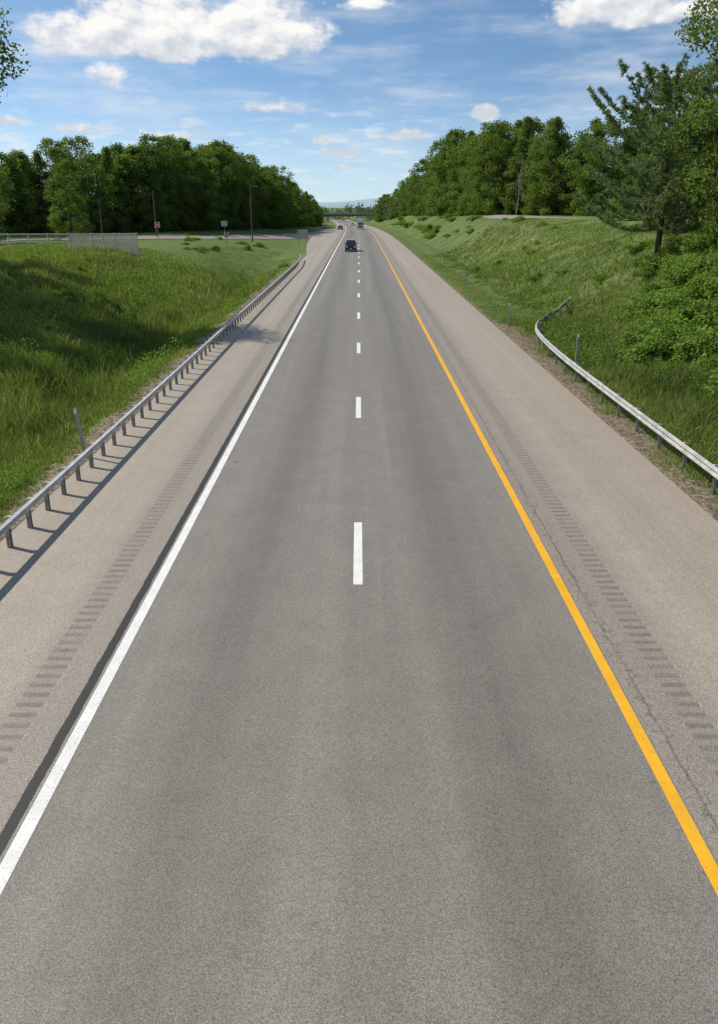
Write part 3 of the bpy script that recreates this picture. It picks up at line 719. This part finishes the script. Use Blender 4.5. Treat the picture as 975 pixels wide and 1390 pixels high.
# ---------------------------------------------------------------- signs, poles
root=obj('guide_sign',None,(-9.9,141,hz(-9.9,141)),label='large blank grey back of a highway sign on two posts',category='road sign',group='road signs')
g=Geo(); g.box((0,0,2.2),(1.85,.03,1.6)); obj('sign_panel',g.mesh('sign_panel',M_ALU),parent=root)
g=Geo(); [g.box((0,-.03,zc),(1.8,.03,.06)) for zc in (1.7,2.2,2.7)]; obj('brace',g.mesh('brace',M_STEEL),parent=root)
for sx in(-.6,.6):
    g=Geo(); g.tube([(sx,-.07,-.3),(sx,-.07,2.95)],[.05,.05],6); obj('post',g.mesh('post',M_POST),parent=root)
def red_sign(x,y,h,s=.9):
    root=obj('no_entry_sign',None,(x,y,hz(x,y)),label='small red and white no entry sign on a thin post',category='road sign',group='road signs')
    g=Geo(); g.tube([(0,.05,-.3),(0,.05,h)],[.04,.04],6); obj('post',g.mesh('post',M_POST),parent=root)
    g=Geo(); g.box((0,0,h-s/2),(s,.02,s)); obj('sign_panel',g.mesh('sign_panel',M_WSIGN),parent=root)
    g=Geo(); g.tube([(0,-.012,h-s/2),(0,-.02,h-s/2)],[s*.46,s*.46],20); obj('red_disc',g.mesh('red_disc',M_RED),parent=root)
    g=Geo(); g.box((0,-.026,h-s/2),(s*.66,.008,s*.15)); obj('white_bar',g.mesh('white_bar',M_WSIGN),parent=root)
red_sign(-20.6,125,2.0,.75); red_sign(-32.0,128,2.5,.8)
def blank_back(x,y,h,wd,hh,label):
    root=obj('road_sign',None,(x,y,hz(x,y)),label=label,category='road sign',group='road signs')
    g=Geo(); g.tube([(0,.05,-.3),(0,.05,h)],[.04,.04],6); obj('post',g.mesh('post',M_POST),parent=root)
    g=Geo(); g.box((0,0,h-hh/2),(wd,.02,hh)); obj('sign_panel',g.mesh('sign_panel',M_ALU),parent=root)
blank_back(-21.2,127,3.6,1.0,.8,'grey sign panel seen from behind on a post'); blank_back(27,88,2.3,.5,.6,'small grey sign beside the side road')
def pole(x,y,h,arm,label):
    root=obj('street_lamp' if arm else 'utility_pole',None,(x,y,hz(x,y)),label=label,category='street lamp' if arm else 'utility pole',group='lamp and utility poles along the ramp')
    g=Geo(); g.tube([(0,0,-.3),(0,0,h)],[.13,.08],8); 
    obj('pole',g.mesh('pole',M_WOODP),parent=root)
    if arm:
        g=Geo(); g.tube([(0,0,h-.15),(.5,0,h+.1),(.9,0,h+.12)],[.04,.035,.03],6); obj('arm',g.mesh('arm',M_WOODP),parent=root)
        g=Geo(); g.box((1.1,0,h+.1),(.5,.2,.1),(.8,.7)); obj('lamp_head',g.mesh('lamp_head',M_ALU),parent=root)
    else:
        g=Geo(); g.box((0,0,h-.5),(1.5,.1,.1)); obj('cross_arm',g.mesh('cross_arm',M_WOODP),parent=root)
pole(-19,143,9.2,True,'dark street lamp on a tall pole beside the ramp')
pole(-33.5,133,7.2,False,'dark wooden utility pole in front of the trees')
pole(-37,116,5.5,False,'short dark wooden utility pole in front of the trees')
for i,(x,y) in enumerate([(28.5,96),(31,92),(34,89),(37.5,86.5),(24.5,84)]):
    delineator(x,y,1.1,label='thin pale marker post beside the side road')

# ---------------------------------------------------------------- overpass
ob=obj('overpass_bridge',None,(float(cx(600)),600,float(rz(600))),label='low concrete overpass with dark girders crossing the highway',category='bridge')
def part(nm,fn,mat):
    g=Geo(); fn(g); return obj(nm,g.mesh(nm,mat),parent=ob)
part('deck',lambda g:g.box((-6,0,5.2),(96,10,.35)),M_CONC)
part('girder',lambda g:[g.box((-6,yy_,4.5),(80,.4,1.05)) for yy_ in(-4.4,-1.5,1.5,4.4)],M_BRST)
part('parapet',lambda g:[g.box((-6,yy_,5.75),(96,.3,.75)) for yy_ in(-4.8,4.8)],M_CONC)
for px_ in(-28,-11,11):
    def f(g,px_=px_):
        for yy_ in(-3.4,0,3.4): g.tube([(px_,yy_,-.5),(px_,yy_,3.45)],[.45,.45],10)
        g.box((px_,0,3.72),(1.1,9,.5))
    part('pier',f,M_CONC)
for px_ in(-46,34): part('abutment',lambda g,px_=px_:g.box((px_,0,2.3),(3,10.5,5.4)),M_CONC)

# ---------------------------------------------------------------- vehicles
def car_paint(name,c):
    m,nt=nt_new(name); b=NB(nt); tc=b.n('ShaderNodeTexCoord'); f=b.noise(tc.outputs['Object'],3,2)
    x=b.n('ShaderNodeBsdfPrincipled'); b.set(x.inputs['Base Color'],b.mix(f,[k*.9 for k in c],c)); x.inputs['Roughness'].default_value=.28; x.inputs['Metallic'].default_value=.2; x.inputs['Coat Weight'].default_value=.6
    b.out(x.outputs[0]); return m
M_GLASS=simple_mat('dark_car_glass',(0.02,0.025,0.03),.08,0,.1,2)
M_TYRE=simple_mat('tyre_rubber',(0.02,0.02,0.02),.9,0,.2,8); M_RIM=simple_mat('wheel_rim',(0.4,0.4,0.41),.35,.8,.05,8)
M_LAMP=simple_mat('headlight_lens',(0.75,0.77,0.8),.15,.1,.05,8); M_GRILLE=simple_mat('black_grille',(0.02,.02,.02),.5,0,.1,8)
M_PLATE=simple_mat('number_plate',(0.7,.7,.65),.5,0,.03,8)
def loft(g,secs):
    n=len(secs[0][1]); v=[(x,y,z) for (y,r) in secs for (x,z) in r]; f=[]
    for i in range(len(secs)-1):
        for k in range(n): f.append((i*n+k,i*n+(k+1)%n,(i+1)*n+(k+1)%n,(i+1)*n+k))
    f.append(tuple(range(n-1,-1,-1))); f.append(tuple((len(secs)-1)*n+k for k in range(n))); g.add(v,f)
def ring(wb,wt,zb,zt):
    return [(-wb*.92,zb),(wb*.92,zb),(wb,zb+.12),(wb,(zb+zt)/2+.05),(wt,zt-.08),(wt*.9,zt),(-wt*.9,zt),(-wt,zt-.08),(-wb,(zb+zt)/2+.05),(-wb,zb+.12)]
def vehicle(name,x,y,paint,label,L=4.7,W=1.9,Ht=1.75,hood=1.08,hoodlen=1.15,suv=True,facing=-1,category='car'):
    z=float(rz(y)) if abs(x-float(cx(y)))<7.6 else hz(x,y)+.08
    root=obj(name,None,(x,y,z),rot=(0,0,0 if facing<0 else math.pi),label=label,category=category,group='vehicles driving on the highway')
    w=W/2; f0=-L/2
    g=Geo(); loft(g,[(f0,ring(w*.86,w*.8,.38,hood*.80)),(f0+.12,ring(w*.96,w*.9,.28,hood*.93)),(f0+.5,ring(w,w*.95,.25,hood*.98)),(f0+hoodlen,ring(w,w*.96,.25,hood+.02)),
        (L/2-.5,ring(w,w*.96,.25,hood+.05)),(L/2-.08,ring(w*.97,w*.93,.3,hood+.04)),(L/2,ring(w*.9,w*.86,.4,hood-.1))])
    obj('body',g.mesh('body',paint),parent=root)
    cb=f0+hoodlen-.1; ct=f0+hoodlen+.65; rb=L/2-.12 if suv else L/2-.75; rt=L/2-.45 if suv else L/2-1.5
    wt=w*.74; g=Geo()
    v=[(-w*.93,cb,hood),(w*.93,cb,hood),(w*.93,rb,hood+.03),(-w*.93,rb,hood+.03),(-wt,ct,Ht),(wt,ct,Ht),(wt,rt,Ht),(-wt,rt,Ht)]
    g.add(v,[(0,3,2,1),(4,5,6,7),(0,1,5,4),(1,2,6,5),(2,3,7,6),(3,0,4,7)]); cab=obj('cabin',g.mesh('cabin',paint),parent=root)
    bv=cab.modifiers.new('bevel','BEVEL'); bv.width=.06; bv.segments=2
    V_=[Vector(p) for p in v]
    def pane(nm,a,b_,c,d,inset=.1,push=.015):
        ctr=(V_[a]+V_[b_]+V_[c]+V_[d])/4; nn=(V_[b_]-V_[a]).cross(V_[d]-V_[a]).normalized()
        P_=[V_[i]+(ctr-V_[i])*inset*1.3+nn*push for i in(a,b_,c,d)]; Q=[p-nn*(push+.02) for p in P_]
        obj(nm,mesh_np(nm,P_+Q,[(0,1,2,3),(4,7,6,5),(0,4,5,1),(1,5,6,2),(2,6,7,3),(3,7,4,0)],[M_GLASS]),parent=root)
    pane('windshield',0,1,5,4); pane('side_window',1,2,6,5); pane('side_window',3,0,4,7); pane('rear_window',2,3,7,6)
    for sx in(-1,1):
        g=Geo(); g.box((sx*w*.68,f0+.03,hood*.70),(w*.36,.12,.16),(.9,1)); obj('headlight',g.mesh('headlight',M_LAMP),parent=root)
        g=Geo(); g.box((sx*(w+.08),cb+.35,hood+.1),(.2,.12,.16)); obj('side_mirror',g.mesh('side_mirror',paint),parent=root)
        for yy_ in(f0+.9,L/2-.95):
            wh=obj('wheel',None,(sx*(w-.1),yy_,.36),parent=root)
            g=Geo(); g.tube([(-.12,0,0),(-.09,0,0),(.09,0,0),(.12,0,0)],[.31,.36,.36,.31],18); obj('tyre',g.mesh('tyre',M_TYRE),parent=wh)
            g=Geo(); g.tube([(sx*.115,0,0),(sx*.135,0,0)],[.22,.18],14); obj('rim',g.mesh('rim',M_RIM),parent=wh)
        g=Geo(); g.box((sx*w*.82,L/2+.0,hood*.85),(.16,.06,.28)); obj('tail_light',g.mesh('tail_light',M_RED),parent=root)
    g=Geo(); g.box((0,f0-.005,hood*.68),(w*.85,.06,.2)); g.box((0,f0-.005,.42),(w*1.3,.05,.14)); obj('grille',g.mesh('grille',M_GRILLE),parent=root)
    g=Geo(); g.box((0,f0-.03,.56),(w*1.75,.1,.1)); obj('bumper',g.mesh('bumper',paint),parent=root)
    g=Geo(); g.box((0,f0-.09,.50),(.3,.02,.15)); obj('number_plate',g.mesh('number_plate',M_PLATE),parent=root)
    return root
P_DARK=car_paint('dark_blue_black_paint',(0.012,0.016,0.026)); P_SILV=car_paint('silver_paint',(0.45,0.46,0.47)); P_GREY=car_paint('grey_paint',(0.12,0.13,0.14)); P_WHITE=car_paint('white_paint',(0.75,0.75,0.74))
vehicle('suv',-1.3,128,P_DARK,'dark blue SUV driving along the highway lane',Ht=1.72,W=1.8)
vehicle('car',-6.4,275,P_GREY,'dark grey car merging from the ramp',Ht=1.45,hood=.92,suv=False,W=1.75)
vehicle('car',-12.6,300,P_SILV,'silver car on the ramp',Ht=1.45,hood=.92,suv=False,W=1.75)
vehicle('car',-3.2,395,P_WHITE,'white car far along the highway',Ht=1.5,hood=.95,suv=False)
tx,ty=float(cx(290))+1.4,290
root=obj('box_truck',None,(tx,ty,float(rz(ty))),label='white box truck with dark windshield driving along the highway',category='truck',group='vehicles driving on the highway')
g=Geo(); g.box((0,1.2,2.15),(2.4,5.2,2.5)); obj('cargo_box',g.mesh('cargo_box',P_WHITE),parent=root)
g=Geo(); loft(g,[(-3.5,ring(1.0,.95,.5,1.35)),(-2.9,ring(1.05,1.0,.45,1.5)),(-2.6,ring(1.05,.95,.45,2.2)),(-1.5,ring(1.05,.95,.45,2.3))]); obj('cab',g.mesh('cab',P_SILV),parent=root)
obj('windshield',mesh_np('windshield',[(-.85,-2.93,1.55),(.85,-2.93,1.55),(.8,-2.64,2.15),(-.8,-2.64,2.15)],[(0,1,2,3)],[M_GLASS]),parent=root)
g=Geo(); g.box((0,-3.52,1.0),(1.2,.06,.4)); obj('grille',g.mesh('grille',M_GRILLE),parent=root)
g=Geo(); g.box((0,.6,.75),(.9,6.2,.25)); obj('chassis',g.mesh('chassis',M_GRILLE),parent=root)
for sx in(-1,1):
    g=Geo(); g.box((sx*.78,-3.5,.95),(.3,.08,.22)); obj('headlight',g.mesh('headlight',M_LAMP),parent=root)
    for yy_ in(-2.6,2.2):
        g=Geo(); g.tube([(sx*.8,yy_,.46),(sx*1.08,yy_,.46)],[.46,.46],16); obj('wheel',g.mesh('wheel',M_TYRE),parent=root)
